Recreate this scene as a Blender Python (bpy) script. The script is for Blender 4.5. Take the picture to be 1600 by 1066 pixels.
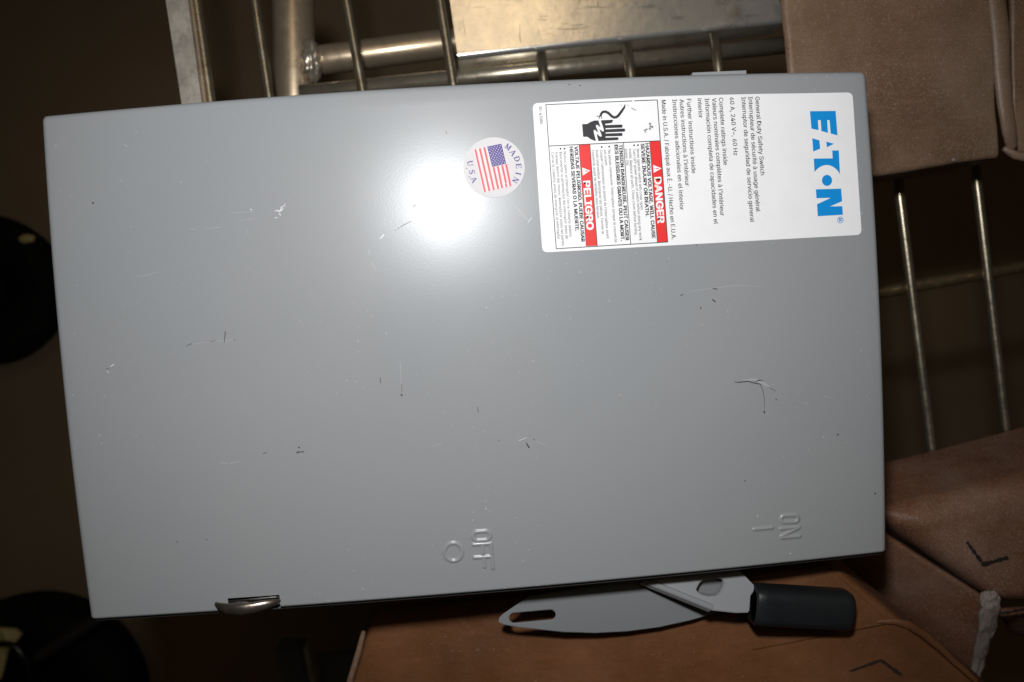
import bpy, bmesh, math, random
import numpy as np
from mathutils import Vector, Matrix, noise
from mathutils.geometry import tessellate_polygon

for o in list(bpy.data.objects):
    bpy.data.objects.remove(o)
S = bpy.context.scene
C = S.collection
random.seed(7)

# ------------------------------------------------------------------ camera, light, exposure
ZC = 0.66                                   # height of the switch cover above the floor
F = 1165.854                                # focal length in photo pixels (1600 wide)
RC = Matrix(((0.99651697, 0.06948781, -0.04610178),
             (-0.06712329, 0.99644064, 0.05099528),
             (0.04948124, -0.04772316, 0.99763426)))
CAM = Vector((-0.00126516, 0.01311706, ZC + 0.24755562))
cd = bpy.data.cameras.new('camera')
cam = bpy.data.objects.new('camera', cd)
C.objects.link(cam)
cam.matrix_world = Matrix.Translation(CAM) @ RC.to_4x4()
cd.sensor_width = 36.0
cd.lens = 36.0 * F / 1600
cd.clip_start = 0.01
cd.clip_end = 50
cd.dof.use_dof = True
cd.dof.focus_distance = 0.252
cd.dof.aperture_fstop = 11.0
S.camera = cam

w = bpy.data.worlds.new('World')
S.world = w
w.use_nodes = True
bgn = w.node_tree.nodes['Background']
bgn.inputs[0].default_value = (1.0, 0.86, 0.70, 1)
bgn.inputs[1].default_value = 0.008

FLASH = Vector((-0.0160, 0.0840, ZC + 0.262))
ld = bpy.data.lights.new('flash', 'SPOT')
ld.energy = 3.95
ld.color = (0.955, 0.975, 1.0)
ld.shadow_soft_size = 0.011
ld.spot_size = math.radians(108)
ld.spot_blend = 1.0
lo = bpy.data.objects.new('flash', ld)
C.objects.link(lo)
lo.location = FLASH
lo.rotation_euler = (Vector((0.002, 0.040, ZC)) - FLASH).to_track_quat('-Z', 'Y').to_euler()

# ceiling lamp of the hall: it stands where the folded plate mirrors it
_d = RC @ Vector(((770 - 800) / F, -(20 - 533) / F, -1))
_p = CAM + _d * ((ZC - 0.1088 - CAM.z) / _d.z)
WARM = _p + Vector((_d.x, _d.y, -_d.z)).normalized() * 1.6
ad = bpy.data.lights.new('ceiling_lamp', 'AREA')
ad.energy = 0.95
ad.color = (1.0, 0.74, 0.42)
ad.size = 0.42
ao = bpy.data.objects.new('ceiling_lamp', ad)
C.objects.link(ao)
ao.location = WARM
ao.rotation_euler = (Vector((-0.05, 0.05, ZC)) - WARM).to_track_quat('-Z', 'Y').to_euler()

S.view_settings.view_transform = 'Standard'
S.view_settings.look = 'None'
S.view_settings.exposure = 0
S.view_settings.gamma = 1
S.render.film_transparent = False


# ------------------------------------------------------------------ helpers
def ray(px, py):
    return RC @ Vector(((px - 800) / F, -(py - 533) / F, -1))


def at(px, py, z):
    """point of the photograph measured on the level plane z (relative to the cover's face)"""
    d = ray(px, py)
    return CAM + d * ((ZC + z - CAM.z) / d.z)


def on_plane(px, py, fz):
    p = at(px, py, -0.03)
    for _ in range(12):
        p = at(px, py, fz(p.x, p.y))
    return p


def pxm(z):
    return (CAM.z - ZC - z) / F            # metres per photo pixel at that depth


def lin(r, g, b):
    f = lambda c: (c / 255 / 12.92) if c / 255 <= 0.04045 else ((c / 255 + 0.055) / 1.055) ** 2.4
    return (f(r), f(g), f(b), 1)


def obj(name, me, mat=None, parent=None, smooth=False):
    o = bpy.data.objects.new(name, me)
    C.objects.link(o)
    if mat:
        me.materials.append(mat)
    if parent is not None:
        o.parent = parent
        o.matrix_parent_inverse = parent.matrix_world.inverted()
    if smooth:
        me.polygons.foreach_set('use_smooth', [True] * len(me.polygons))
    return o


def mesh(name, verts, faces, mat=None, parent=None, smooth=False):
    me = bpy.data.meshes.new(name)
    me.from_pydata([tuple(v) for v in verts], [], faces)
    me.update()
    return obj(name, me, mat, parent, smooth)


def empty(name, loc, label, cat, group=None):
    o = bpy.data.objects.new(name, None)
    C.objects.link(o)
    o.location = loc
    o.empty_display_size = 0.02
    o['label'] = label
    o['category'] = cat
    if group:
        o['group'] = group
    bpy.context.view_layer.update()
    return o


def bm_obj(name, bm, mat=None, parent=None, smooth=False):
    bmesh.ops.recalc_face_normals(bm, faces=bm.faces)
    me = bpy.data.meshes.new(name)
    bm.to_mesh(me)
    bm.free()
    return obj(name, me, mat, parent, smooth)


def tube(name, pts, rad, mat, parent=None, seg=14, cap=True, flat=1.0, ends=True):
    """swept tube along pts, rad a number or one per point; rounded ends"""
    pts = [Vector(p) for p in pts]
    if not hasattr(rad, '__len__'):
        rad = [rad] * len(pts)
    P, R = list(pts), list(rad)
    if ends:
        d0 = (P[0] - P[1]).normalized(); d1 = (P[-1] - P[-2]).normalized()
        pre, post = [], []
        for k in (1.0, 0.85, 0.5):
            pre.append((pts[0] + d0 * rad[0] * k * 0.8, rad[0] * math.sqrt(max(0.0, 1 - k * k)) + rad[0] * 0.02))
            post.append((pts[-1] + d1 * rad[-1] * k * 0.8, rad[-1] * math.sqrt(max(0.0, 1 - k * k)) + rad[-1] * 0.02))
        P = [p for p, _ in pre] + P + [p for p, _ in reversed(post)]
        R = [r for _, r in pre] + R + [r for _, r in reversed(post)]
    n = len(P)
    vs, fs = [], []
    up = Vector((0, 0, 1))
    for i in range(n):
        t = (P[min(i + 1, n - 1)] - P[max(i - 1, 0)]).normalized()
        a = t.cross(up)
        if a.length < 1e-4:
            a = t.cross(Vector((0, 1, 0)))
        a.normalize()
        b = a.cross(t).normalized()
        for k in range(seg):
            th = 2 * math.pi * k / seg
            vs.append(P[i] + a * (R[i] * math.cos(th)) + b * (R[i] * flat * math.sin(th)))
    for i in range(n - 1):
        for k in range(seg):
            k2 = (k + 1) % seg
            fs.append((i * seg + k, i * seg + k2, (i + 1) * seg + k2, (i + 1) * seg + k))
    fs.append(tuple(range(seg - 1, -1, -1)))
    fs.append(tuple((n - 1) * seg + k for k in range(seg)))
    return mesh(name, vs, fs, mat, parent, True)


# ------------------------------------------------------------------ materials
def mat(name, col, rough=0.5, metal=0.0, spec=0.5):
    m = bpy.data.materials.new(name)
    m.use_nodes = True
    b = m.node_tree.nodes['Principled BSDF']
    b.inputs['Base Color'].default_value = col if len(col) == 4 else (*col, 1)
    b.inputs['Roughness'].default_value = rough
    b.inputs['Metallic'].default_value = metal
    b.inputs['Specular IOR Level'].default_value = spec
    return m


class NT:
    def __init__(self, m):
        self.t = m.node_tree
        self.b = self.t.nodes['Principled BSDF']
        self.co = self.t.nodes.new('ShaderNodeNewGeometry').outputs['Position']

    def n(self, kind, **kw):
        nd = self.t.nodes.new(kind)
        for k, v in kw.items():
            if k in nd.inputs:
                nd.inputs[k].default_value = v
            else:
                setattr(nd, k, v)
        return nd

    def l(self, a, b):
        self.t.links.new(a, b)

    def map(self, scale=(1, 1, 1), rot=(0, 0, 0)):
        m = self.n('ShaderNodeMapping')
        m.inputs['Scale'].default_value = scale
        m.inputs['Rotation'].default_value = rot
        self.l(self.co, m.inputs['Vector'])
        return m.outputs[0]

    def noise(self, scale, detail=3.0, rough=0.55, vec=None):
        nd = self.n('ShaderNodeTexNoise')
        nd.inputs['Scale'].default_value = scale
        nd.inputs['Detail'].default_value = detail
        nd.inputs['Roughness'].default_value = rough
        self.l(vec if vec else self.co, nd.inputs['Vector'])
        return nd.outputs['Fac']

    def ramp(self, fac, stops):
        r = self.n('ShaderNodeValToRGB')
        e = r.color_ramp.elements
        while len(e) < len(stops):
            e.new(0.5)
        for x, (p, c) in zip(e, stops):
            x.position = p
            x.color = c if len(c) == 4 else (*c, 1)
        self.l(fac, r.inputs['Fac'])
        return r.outputs['Color']

    def mix(self, fac, a, b, blend='MIX'):
        m = self.n('ShaderNodeMix', data_type='RGBA', blend_type=blend)
        for s, v in ((m.inputs['Factor'], fac), (m.inputs['A'], a), (m.inputs['B'], b)):
            pass
        ins = [i for i in m.inputs]
        fi = ins[0]
        ai = [i for i in ins if i.name == 'A' and i.type == 'RGBA'][0]
        bi = [i for i in ins if i.name == 'B' and i.type == 'RGBA'][0]
        for s, v in ((fi, fac), (ai, a), (bi, b)):
            if hasattr(v, 'links') or isinstance(v, bpy.types.NodeSocket):
                self.l(v, s)
            else:
                s.default_value = v
        return [o for o in m.outputs if o.type == 'RGBA'][0]

    def math(self, op, a, b=0.0):
        m = self.n('ShaderNodeMath', operation=op)
        for s, v in ((m.inputs[0], a), (m.inputs[1], b)):
            if isinstance(v, bpy.types.NodeSocket):
                self.l(v, s)
            else:
                s.default_value = v
        return m.outputs[0]

    def bump(self, h, strength, dist):
        b = self.n('ShaderNodeBump')
        b.inputs['Strength'].default_value = strength
        b.inputs['Distance'].default_value = dist
        self.l(h, b.inputs['Height'])
        self.l(b.outputs[0], self.b.inputs['Normal'])

    def specks(self, scale, size, keep):
        """sparse dust grains: mask 0..1"""
        v = self.n('ShaderNodeTexVoronoi', feature='F1')
        v.inputs['Scale'].default_value = scale
        self.l(self.co, v.inputs['Vector'])
        near = self.math('LESS_THAN', v.outputs['Distance'], size)
        sep = self.n('ShaderNodeSeparateColor')
        self.l(v.outputs['Color'], sep.inputs[0])
        some = self.math('LESS_THAN', sep.outputs[0], keep)
        return self.math('MULTIPLY', near, some), sep.outputs[1]


def m_paint(name, worn=True):
    m = mat(name, (0.262, 0.268, 0.272), 0.29, 0, 0.29)
    t = NT(m)
    big = t.noise(9, 2)
    col = t.ramp(big, [(0.3, (0.252, 0.262, 0.271)), (0.7, (0.273, 0.274, 0.274))])
    if worn:
        sm, _ = t.specks(420, 0.12, 0.05)
        sm2, _ = t.specks(900, 0.2, 0.035)
        dust = t.noise(16, 2)
        dm = t.ramp(dust, [(0.40, (0, 0, 0)), (0.62, (1, 1, 1))])
        both = t.math('MULTIPLY', t.math('MAXIMUM', sm, sm2), dm)
        col = t.mix(t.math('MULTIPLY', both, 0.45), col, (0.60, 0.59, 0.58, 1))
        dk, _ = t.specks(140, 0.055, 0.05)
        col = t.mix(t.math('MULTIPLY', dk, 0.7), col, (0.05, 0.045, 0.04, 1))
    t.l(col, t.b.inputs['Base Color'])
    sm3 = t.noise(42, 4, 0.6)
    t.l(t.ramp(sm3, [(0.3, (0.275,) * 3), (0.75, (0.31,) * 3)]), t.b.inputs['Roughness'])
    h = t.noise(1500, 2)
    t.bump(h, 0.032, 0.0004)
    return m


def m_metal(name, col, rough, worn=0.5, metal=1.0):
    m = mat(name, col, rough, metal)
    t = NT(m)
    n1 = t.noise(60, 5, 0.65)
    c0 = tuple(c * (1 - 0.45 * worn) for c in col)
    t.l(t.ramp(n1, [(0.3, c0), (0.65, col)]), t.b.inputs['Base Color'])
    n2 = t.noise(220, 4, 0.6)
    t.l(t.ramp(n2, [(0.3, (rough * 0.8,) * 3), (0.75, (min(1, rough * 1.35),) * 3)]), t.b.inputs['Roughness'])
    t.bump(t.noise(500, 3), 0.15 * worn, 0.0005)
    return m


def m_plate():
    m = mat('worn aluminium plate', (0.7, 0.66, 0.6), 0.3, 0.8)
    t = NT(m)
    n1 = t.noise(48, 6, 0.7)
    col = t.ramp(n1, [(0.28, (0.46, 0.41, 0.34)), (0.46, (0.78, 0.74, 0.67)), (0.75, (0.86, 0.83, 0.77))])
    sc = t.noise(70, 3, 0.6, t.map((1, 9, 1), (0, 0, 0.6)))
    sc2 = t.noise(60, 3, 0.6, t.map((10, 1, 1), (0, 0, 0.25)))
    s1 = t.ramp(sc, [(0.63, (0, 0, 0)), (0.68, (1, 1, 1))])
    s2 = t.ramp(sc2, [(0.64, (0, 0, 0)), (0.69, (1, 1, 1))])
    col = t.mix(t.math('MULTIPLY', t.math('MAXIMUM', s1, s2), 0.45), col, (0.16, 0.13, 0.10, 1))
    t.l(col, t.b.inputs['Base Color'])
    t.l(t.ramp(n1, [(0.3, (0.29,) * 3), (0.7, (0.19,) * 3)]), t.b.inputs['Roughness'])
    t.bump(t.noise(260, 4), 0.08, 0.0006)
    return m


def m_carton(name, base, dusty, sheen=0.5):
    m = mat(name, base, sheen)
    t = NT(m)
    n1 = t.noise(11, 6, 0.62)
    n2 = t.noise(55, 5, 0.65)
    c0 = tuple(c * 0.62 for c in base)
    c2 = tuple(min(1, c * 1.35) for c in base)
    col = t.ramp(n1, [(0.28, c0), (0.5, base), (0.74, c2)])
    col = t.mix(0.35, col, t.ramp(n2, [(0.3, (0.45, 0.42, 0.4)), (0.7, (1, 1, 1))]), 'MULTIPLY')
    # powdery haze and grains of dust
    hz = t.ramp(t.noise(22, 4, 0.6), [(0.45, (0, 0, 0)), (0.8, (1, 1, 1))])
    col = t.mix(t.math('MULTIPLY', hz, 0.5 * dusty), col, (0.30, 0.24, 0.19, 1))
    a, _ = t.specks(900, 0.24, 0.03 + 0.17 * dusty)
    b, _ = t.specks(1700, 0.3, 0.06 + 0.3 * dusty)
    zone = t.ramp(t.noise(34, 4), [(0.40, (0, 0, 0)), (0.70, (1, 1, 1))])
    g = t.math('MULTIPLY', t.math('MAXIMUM', t.math('MULTIPLY', a, 0.9), t.math('MULTIPLY', b, 0.6)), zone)
    fine_ = t.ramp(t.noise(2300, 2, 0.5), [(0.60, (0, 0, 0)), (0.68, (1, 1, 1))])
    g = t.math('MAXIMUM', g, t.math('MULTIPLY', fine_, 0.85 * dusty))
    col = t.mix(t.math('MULTIPLY', g, 0.55 + 0.2 * dusty), col, (0.50, 0.42, 0.36, 1))
    # scuffed streaks where things rubbed along it
    stv = t.ramp(t.noise(36, 5, 0.7, t.map((1, 7, 1), (0, 0, 0.35))), [(0.55, (0, 0, 0)), (0.75, (1, 1, 1))])
    col = t.mix(t.math('MULTIPLY', stv, 0.22), col, tuple(min(1, c * 1.9) for c in base) + (1,))
    fib = t.noise(90, 6, 0.75, t.map((1, 14, 1), (0, 0, -0.12)))
    col = t.mix(0.25, col, t.ramp(fib, [(0.3, (0.5, 0.48, 0.46)), (0.7, (1, 1, 1))]), 'MULTIPLY')
    t.l(col, t.b.inputs['Base Color'])
    t.l(t.ramp(n2, [(0.3, (sheen * 0.85,) * 3), (0.7, (min(1, sheen * 1.25),) * 3)]), t.b.inputs['Roughness'])
    t.bump(t.noise(300, 5, 0.65), 0.25, 0.0008)
    return m


M_COVER = m_paint('grey enamel')
M_BODY = m_paint('grey enamel of the enclosure', False)
M_LEVER = m_paint('grey enamel of the lever', False)
M_LABEL = mat('label vinyl', (0.75, 0.74, 0.735), 0.5, 0, 0.3)
_t = NT(M_LABEL)
_t.l(_t.ramp(_t.noise(120, 4), [(0.25, (0.76, 0.75, 0.745)), (0.6, (0.79, 0.78, 0.775))]), _t.b.inputs['Base Color'])
M_STICK = mat('sticker vinyl', (0.60, 0.575, 0.57), 0.6, 0, 0.25)
M_INK = mat('black ink', (0.018, 0.016, 0.018), 0.5, 0, 0.3)
M_INK2 = mat('thin grey-black ink', (0.075, 0.07, 0.07), 0.5, 0, 0.3)
M_RED = mat('red ink', (0.70, 0.022, 0.02), 0.45, 0, 0.3)
M_WHITE = mat('white ink', (0.82, 0.80, 0.79), 0.45, 0, 0.3)
M_BLUE = mat('blue ink', (0.004, 0.245, 0.62), 0.45, 0, 0.3)
M_FRED = mat('flag red ink', (0.56, 0.055, 0.075), 0.45, 0, 0.3)
M_PINK = mat('pale pink paper', (0.70, 0.56, 0.54), 0.45, 0, 0.3)
M_NAVY = mat('flag blue ink', (0.045, 0.02, 0.19), 0.45, 0, 0.3)
M_SCUFF = mat('grey scuff', (0.22, 0.21, 0.20), 0.6)
M_CHIPW = mat('bare white chip', (0.56, 0.56, 0.57), 0.4)
M_CHIPP = mat('pale rub', (0.345, 0.345, 0.35), 0.4)
M_CHIPD = mat('dark chip', (0.030, 0.022, 0.020), 0.6)
M_CHIPB = mat('brown chip', (0.10, 0.065, 0.045), 0.6)
M_STEEL = m_metal('latch steel', (0.46, 0.39, 0.32), 0.26, 1.2, 0.92)
M_DARKSTEEL = m_metal('latch spring', (0.20, 0.19, 0.18), 0.35, 0.5)
M_ROD = m_metal('plated rod', (0.44, 0.375, 0.27), 0.30, 0.6, 0.88)
M_WARMLIT = m_metal('warm-lit bar', (0.42, 0.31, 0.17), 0.36, 0.6, 0.9)  # gold cast of the warm lamp is put into the base colour
M_CROSS = m_metal('satin cross tube', (0.64, 0.56, 0.43), 0.30, 0.4, 0.85)
M_TUBE = m_metal('painted aluminium tube', (0.50, 0.39, 0.265), 0.33, 0.3, 0.7)
M_WELD = m_metal('weld bead', (0.66, 0.58, 0.46), 0.32, 0.3, 0.75)
M_BAR = m_metal('scuffed flat bar', (0.62, 0.56, 0.48), 0.50, 1.0, 0.65)
M_PLATE = m_plate()
M_GREYLEG = mat('grey leg paint', (0.12, 0.118, 0.11), 0.6)
M_GRIP = mat('black rubber grip', (0.012, 0.013, 0.014), 0.42, 0, 0.45)
_t = NT(M_GRIP)
_t.l(_t.ramp(_t.noise(80, 4), [(0.3, (0.36,) * 3), (0.7, (0.52,) * 3)]), _t.b.inputs['Roughness'])
_t.bump(_t.noise(900, 2), 0.15, 0.0004)
M_RUBBER = mat('black tyre rubber', (0.006, 0.005, 0.004), 0.85, 0, 0.15)
M_YELLOW = mat('yellow paper', (0.50, 0.40, 0.16), 0.7)
M_HOSE = mat('black ribbed plastic', (0.006, 0.006, 0.006), 0.25)
M_CART_U = m_carton('dusty brown carton', (0.205, 0.120, 0.070), 0.8, 0.42)
M_CART_A = m_carton('very dusty brown carton', (0.180, 0.070, 0.030), 1.0, 0.6)
M_CART_B = m_carton('reddish brown carton', (0.165, 0.062, 0.020), 0.10, 0.5)
M_FRAY = m_carton('torn pale fibres', (0.30, 0.25, 0.22), 1.0, 0.85)
M_MARKER = mat('black marker', (0.016, 0.010, 0.008), 0.7)

# floor
M_FLOOR = mat('dark brown floor', (0.10, 0.07, 0.04), 0.75)
_t = NT(M_FLOOR)
_t.l(_t.ramp(_t.noise(3.2, 6, 0.6), [(0.25, (0.155, 0.106, 0.058)), (0.55, (0.225, 0.152, 0.084)), (0.8, (0.27, 0.19, 0.115))]),
     _t.b.inputs['Base Color'])
_t.bump(_t.noise(60, 5), 0.3, 0.002)

# ------------------------------------------------------------------ floor
fl = mesh('floor', [(-4, -4, 0), (4, -4, 0), (4, 4, 0), (-4, 4, 0)], [(0, 1, 2, 3)], M_FLOOR)
fl['kind'] = 'structure'

# ------------------------------------------------------------------ the safety switch
L, W = 0.270, 0.270 / 1.6328
SW = empty('safety_switch', (0, 0, ZC - 0.055),
           'grey painted metal safety switch box with white label, lying on its back', 'switch box')

BOW = dict(T=0.0029, B=0.0019, Lf=0.0017, R=0.0017)


def bow(x, y):
    s = min(1, max(0, x / L + 0.5)); t = min(1, max(0, y / W + 0.5))
    q, p = 4 * t * (1 - t), 4 * s * (1 - s)
    return x - BOW['Lf'] * q * (1 - s) + BOW['R'] * q * s, y + BOW['T'] * p * t - BOW['B'] * p * (1 - t)


# embossed strokes, photo pixels on the cover's face
def stad(x0, x1, y0, y1, tilt, n=10):
    r = (y1 - y0) / 2
    c = (y0 + y1) / 2
    out = []
    for k in range(n + 1):
        a = math.pi / 2 + math.pi * k / n
        out.append((x0 + r + r * math.cos(a), c + r * math.sin(a)))
    for k in range(n + 1):
        a = -math.pi / 2 + math.pi * k / n
        out.append((x1 - r + r * math.cos(a), c + r * math.sin(a)))
    out.append(out[0])
    xm = (x0 + x1) / 2
    return [(x, y + tilt * (x - xm)) for x, y in out]


STROKES = [
    stad(739, 766, 830.5, 844.5, -0.06),
    [(739.4, 851.2), (767.2, 849.4)], [(754, 851), (754.8, 865.4)], [(767.2, 849.4), (768.4, 866)],
    [(741.2, 871.4), (768.5, 869.6)], [(755.9, 871), (757, 885.7)], [(768.5, 869.6), (770.3, 887.5)],
    [(708.6 + 13.9 * math.cos(a * math.pi / 14), 862.7 + 13.9 * math.sin(a * math.pi / 14)) for a in range(29)],
    stad(1220.5, 1247, 805.5, 816.2, -0.05),
    [(1220, 826.4), (1248.2, 823.8)], [(1248.2, 824.4), (1220.8, 838)], [(1220.8, 840.4), (1249, 838)],
    [(1178.5, 827.2), (1206.5, 824.6)],
]
SEG = []
for st in STROKES:
    q = [at(x, y, 0) for x, y in st]
    SEG += [(a.x, a.y, b.x, b.y) for a, b in zip(q[:-1], q[1:])]
SEG = np.array(SEG)


def fine(lo, hi, step):
    return list(np.arange(lo, hi, step))


def stations(half, fines, extra, step):
    """grid coordinates along one axis: coarse everywhere, fine in the embossed bands"""
    r = 0.0021
    xs = set(np.round(np.linspace(-half + r, half - r, int(2 * half / step) + 1), 6))
    for lo, hi, st in fines:
        xs = {x for x in xs if not (lo - st < x < hi + st)}
        xs |= set(np.round(np.arange(lo, hi + 1e-9, st), 6))
    for e in extra:
        xs = {x for x in xs if abs(x - e) > 0.0004}
        xs.add(round(e, 6))
    xs = sorted(xs)
    prof = []                                 # (coordinate, drop) from the flat face over the bend to the skirt
    for k in range(1, 6):
        a = k / 5 * math.pi / 2
        prof.append((half - r + r * math.sin(a), -r * (1 - math.cos(a))))
    prof.append((half, -0.0085))
    return [(-c, d) for c, d in reversed(prof)] + [(x, 0.0) for x in xs] + prof


pOFF0, pOFF1 = at(688, 822, 0), at(778, 894, 0)
pON0, pON1 = at(1170, 798, 0), at(1256, 846, 0)
sl0, sl1 = at(356, 929, 0), at(437, 946, 0)       # latch slot
slx0, slx1 = sl0.x, at(436.5, 923, 0).x
sly1, sly0 = at(396, 927.3, 0).y, at(396, 947.5, 0).y
gx = stations(L / 2, [(pOFF0.x, pOFF1.x, 0.00022), (pON0.x, pON1.x, 0.00022)], [slx0, slx1], 0.004)
gy = stations(W / 2, [(pOFF1.y, max(pOFF0.y, pON0.y) + 0.001, 0.00022)], [sly0, sly1], 0.004)
NX, NY = len(gx), len(gy)
X = np.array([c for c, _ in gx]); ZX = np.array([d for _, d in gx])
Y = np.array([c for c, _ in gy]); ZY = np.array([d for _, d in gy])
XX, YY = np.meshgrid(X, Y, indexing='ij')
ZZ = np.maximum(ZX[:, None] + ZY[None, :], -0.0085)
XB, YB = XX.copy(), YY.copy()
s = np.clip(XX / L + 0.5, 0, 1); t = np.clip(YY / W + 0.5, 0, 1)
XB += -BOW['Lf'] * 4 * t * (1 - t) * (1 - s) + BOW['R'] * 4 * t * (1 - t) * s
YB += BOW['T'] * 4 * s * (1 - s) * t - BOW['B'] * 4 * s * (1 - s) * (1 - t)
# emboss
near = np.zeros(XX.shape, bool)
for a, b in ((pOFF0, pOFF1), (pON0, pON1)):
    near |= (XB > a.x - 0.003) & (XB < b.x + 0.003) & (YB < a.y + 0.003) & (YB > b.y - 0.003)
px_, py_ = XB[near], YB[near]
dmin = np.full(px_.shape, 1.0)
for ax, ay, bx, by in SEG:
    dx, dy = bx - ax, by - ay
    k = np.clip(((px_ - ax) * dx + (py_ - ay) * dy) / (dx * dx + dy * dy + 1e-15), 0, 1)
    dmin = np.minimum(dmin, np.hypot(px_ - ax - k * dx, py_ - ay - k * dy))
u = np.clip(1 - dmin / 0.00098, 0, 1)
ZZ[near] += 0.00042 * u * u * (3 - 2 * u)
# faint springiness of the sheet, and a dent rim round the latch slot
flatmask = (ZX[:, None] == 0) & (ZY[None, :] == 0)
ZZ += np.where(flatmask, 0.00035 * np.sin(s * 3.14159) * np.sin(t * 3.14159) * 0.0, 0)
verts = [(XB[i, j], YB[i, j], ZC + ZZ[i, j]) for i in range(NX) for j in range(NY)]
faces = []
for i in range(NX - 1):
    xm = (X[i] + X[i + 1]) / 2
    inx = slx0 < xm < slx1
    for j in range(NY - 1):
        if inx and sly0 < (Y[j] + Y[j + 1]) / 2 < sly1:
            continue
        faces.append((i * NY + j, (i + 1) * NY + j, (i + 1) * NY + j + 1, i * NY + j + 1))
cover = mesh('cover', verts, faces, M_COVER, SW, True)
cover['label'] = 'grey front cover with embossed OFF and ON marks'

# enclosure behind the cover, open towards it
ins = 0.0042
bm = bmesh.new()
x0, x1, y0, y1 = -L / 2 + ins, L / 2 - ins, -W / 2 + ins, W / 2 - ins
za, zb = ZC - 0.0022, ZC - 0.055
vo = [bm.verts.new(p) for p in ((x0, y0, zb), (x1, y0, zb), (x1, y1, zb), (x0, y1, zb))]
vt = [bm.verts.new(p) for p in ((x0, y0, za), (x1, y0, za), (x1, y1, za), (x0, y1, za))]
bm.faces.new(vo[::-1])
for k in range(4):
    bm.faces.new((vo[k], vo[(k + 1) % 4], vt[(k + 1) % 4], vt[k]))
bmesh.ops.bevel(bm, geom=[e for e in bm.edges if not e.is_boundary], offset=0.0015, segments=2, affect='EDGES')
body = bm_obj('enclosure_body', bm, M_BODY, SW)
sol = body.modifiers.new('wall', 'SOLIDIFY'); sol.thickness = 0.0013; sol.offset = -1
# the small step of the enclosure showing past the cover's top edge
a, b = at(1082, 116.5, -0.004), at(1166, 113.0, -0.004)
bm = bmesh.new()
d = (b - a).normalized(); nrm = Vector((-d.y, d.x, 0))
bx = [a - nrm * 0.004, b - nrm * 0.004, b + nrm * 0.0006, a + nrm * 0.0006]
lo4 = [bm.verts.new(p) for p in [v - Vector((0, 0, 0.006)) for v in bx]]
hi4 = [bm.verts.new(p) for p in bx]
bm.faces.new(hi4); bm.faces.new(lo4[::-1])
for k in range(4):
    bm.faces.new((lo4[k], lo4[(k + 1) % 4], hi4[(k + 1) % 4], hi4[k]))
bm_obj('hinge_tab', bm, M_BODY, SW)


# ------------------------------------------------------------------ flat print on the cover
def face_pt(px, py, z):
    p = at(px, py, z)
    return p


def poly(name, pts, m, parent, z, holes=()):
    loops = [[face_pt(x, y, z) for x, y in pts]] + [[face_pt(x, y, z) for x, y in h] for h in holes]
    tris = tessellate_polygon([[Vector((p.x, p.y, 0)) for p in lp] for lp in loops])
    vs = [p for lp in loops for p in lp]
    fs = []
    for tr in tris:
        a, b, c = (vs[i] for i in tr)
        fs.append(tuple(tr) if (b - a).cross(c - a).z > 0 else tuple(tr[::-1]))
    return mesh(name, vs, fs, m, parent)


def ribbon_geo(pts, width, z, dz=0.0, taper=False):
    """flat ribbon along a pixel polyline, mitred; width in pixels, number or list"""
    n = len(pts)
    ws = width if hasattr(width, '__len__') else [width] * n
    vs, fs = [], []
    for i, (x, y) in enumerate(pts):
        xa, ya = pts[max(i - 1, 0)]; xb, yb = pts[min(i + 1, n - 1)]
        tx, ty = xb - xa, yb - ya
        l = math.hypot(tx, ty) or 1
        nx, ny = -ty / l * ws[i] / 2, tx / l * ws[i] / 2
        vs.append(face_pt(x + nx, y + ny, z + dz * i)); vs.append(face_pt(x - nx, y - ny, z + dz * i))
    for i in range(n - 1):
        f = (2 * i, 2 * i + 2, 2 * i + 3, 2 * i + 1)
        a, b, c = vs[f[0]], vs[f[1]], vs[f[2]]
        fs.append(f if (b - a).cross(c - a).z > 0 else f[::-1])
    return vs, fs


def ribbons(name, lines, m, parent, z):
    V, Fc = [], []
    for k, (pts, wd) in enumerate(lines):
        v, f = ribbon_geo(pts, wd, z + 0.000004 * k)
        b = len(V)
        V += v
        Fc += [tuple(i + b for i in q) for q in f]
    return mesh(name, V, Fc, m, parent)


def plate_geo(name, pts, z0, z1, m, parent, rim=0.00008):
    """thin closed sheet with the given pixel outline"""
    n = len(pts)
    top = [face_pt(x, y, z1) for x, y in pts]
    bot = [Vector((p.x, p.y, ZC + z0)) for p in top]
    c = sum(top, Vector()) / n
    vs = top + bot + [c]
    fs = []
    for k in range(n):
        k2 = (k + 1) % n
        a, b = top[k], top[k2]
        f = (2 * n, k, k2)
        ccw = (a - c).cross(b - c).z > 0
        fs.append(f if ccw else f[::-1])
        g = (k, n + k, n + k2, k2)
        fs.append(g if ccw else g[::-1])
    return mesh(name, vs, fs, m, parent)


_fc = {}
FONT = None
try:                                              # the grotesque that ships with Blender itself
    FONT = bpy.data.fonts.load(bpy.utils.system_resource('DATAFILES', path='fonts') + '/Inter.woff2')
except Exception:
    FONT = None


def glyph_mesh(txt, offset):
    key = (txt, offset)
    if key in _fc:
        return _fc[key]
    cu = bpy.data.curves.new('t', 'FONT')
    cu.body = txt
    cu.size = 1.0
    cu.resolution_u = 3
    cu.offset = offset
    if FONT:
        cu.font = FONT
    o = bpy.data.objects.new('t', cu)
    C.objects.link(o)
    dg = bpy.context.evaluated_depsgraph_get()
    me = bpy.data.meshes.new_from_object(o.evaluated_get(dg))
    co = np.array([v.co[:2] for v in me.vertices]) if len(me.vertices) else np.zeros((0, 2))
    fs = [tuple(p.vertices) for p in me.polygons]
    bpy.data.objects.remove(o); bpy.data.curves.remove(cu); bpy.data.meshes.remove(me)
    _fc[key] = (co, fs)
    return co, fs


CAPH = glyph_mesh('H', 0.0)[0][:, 1].max()


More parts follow.
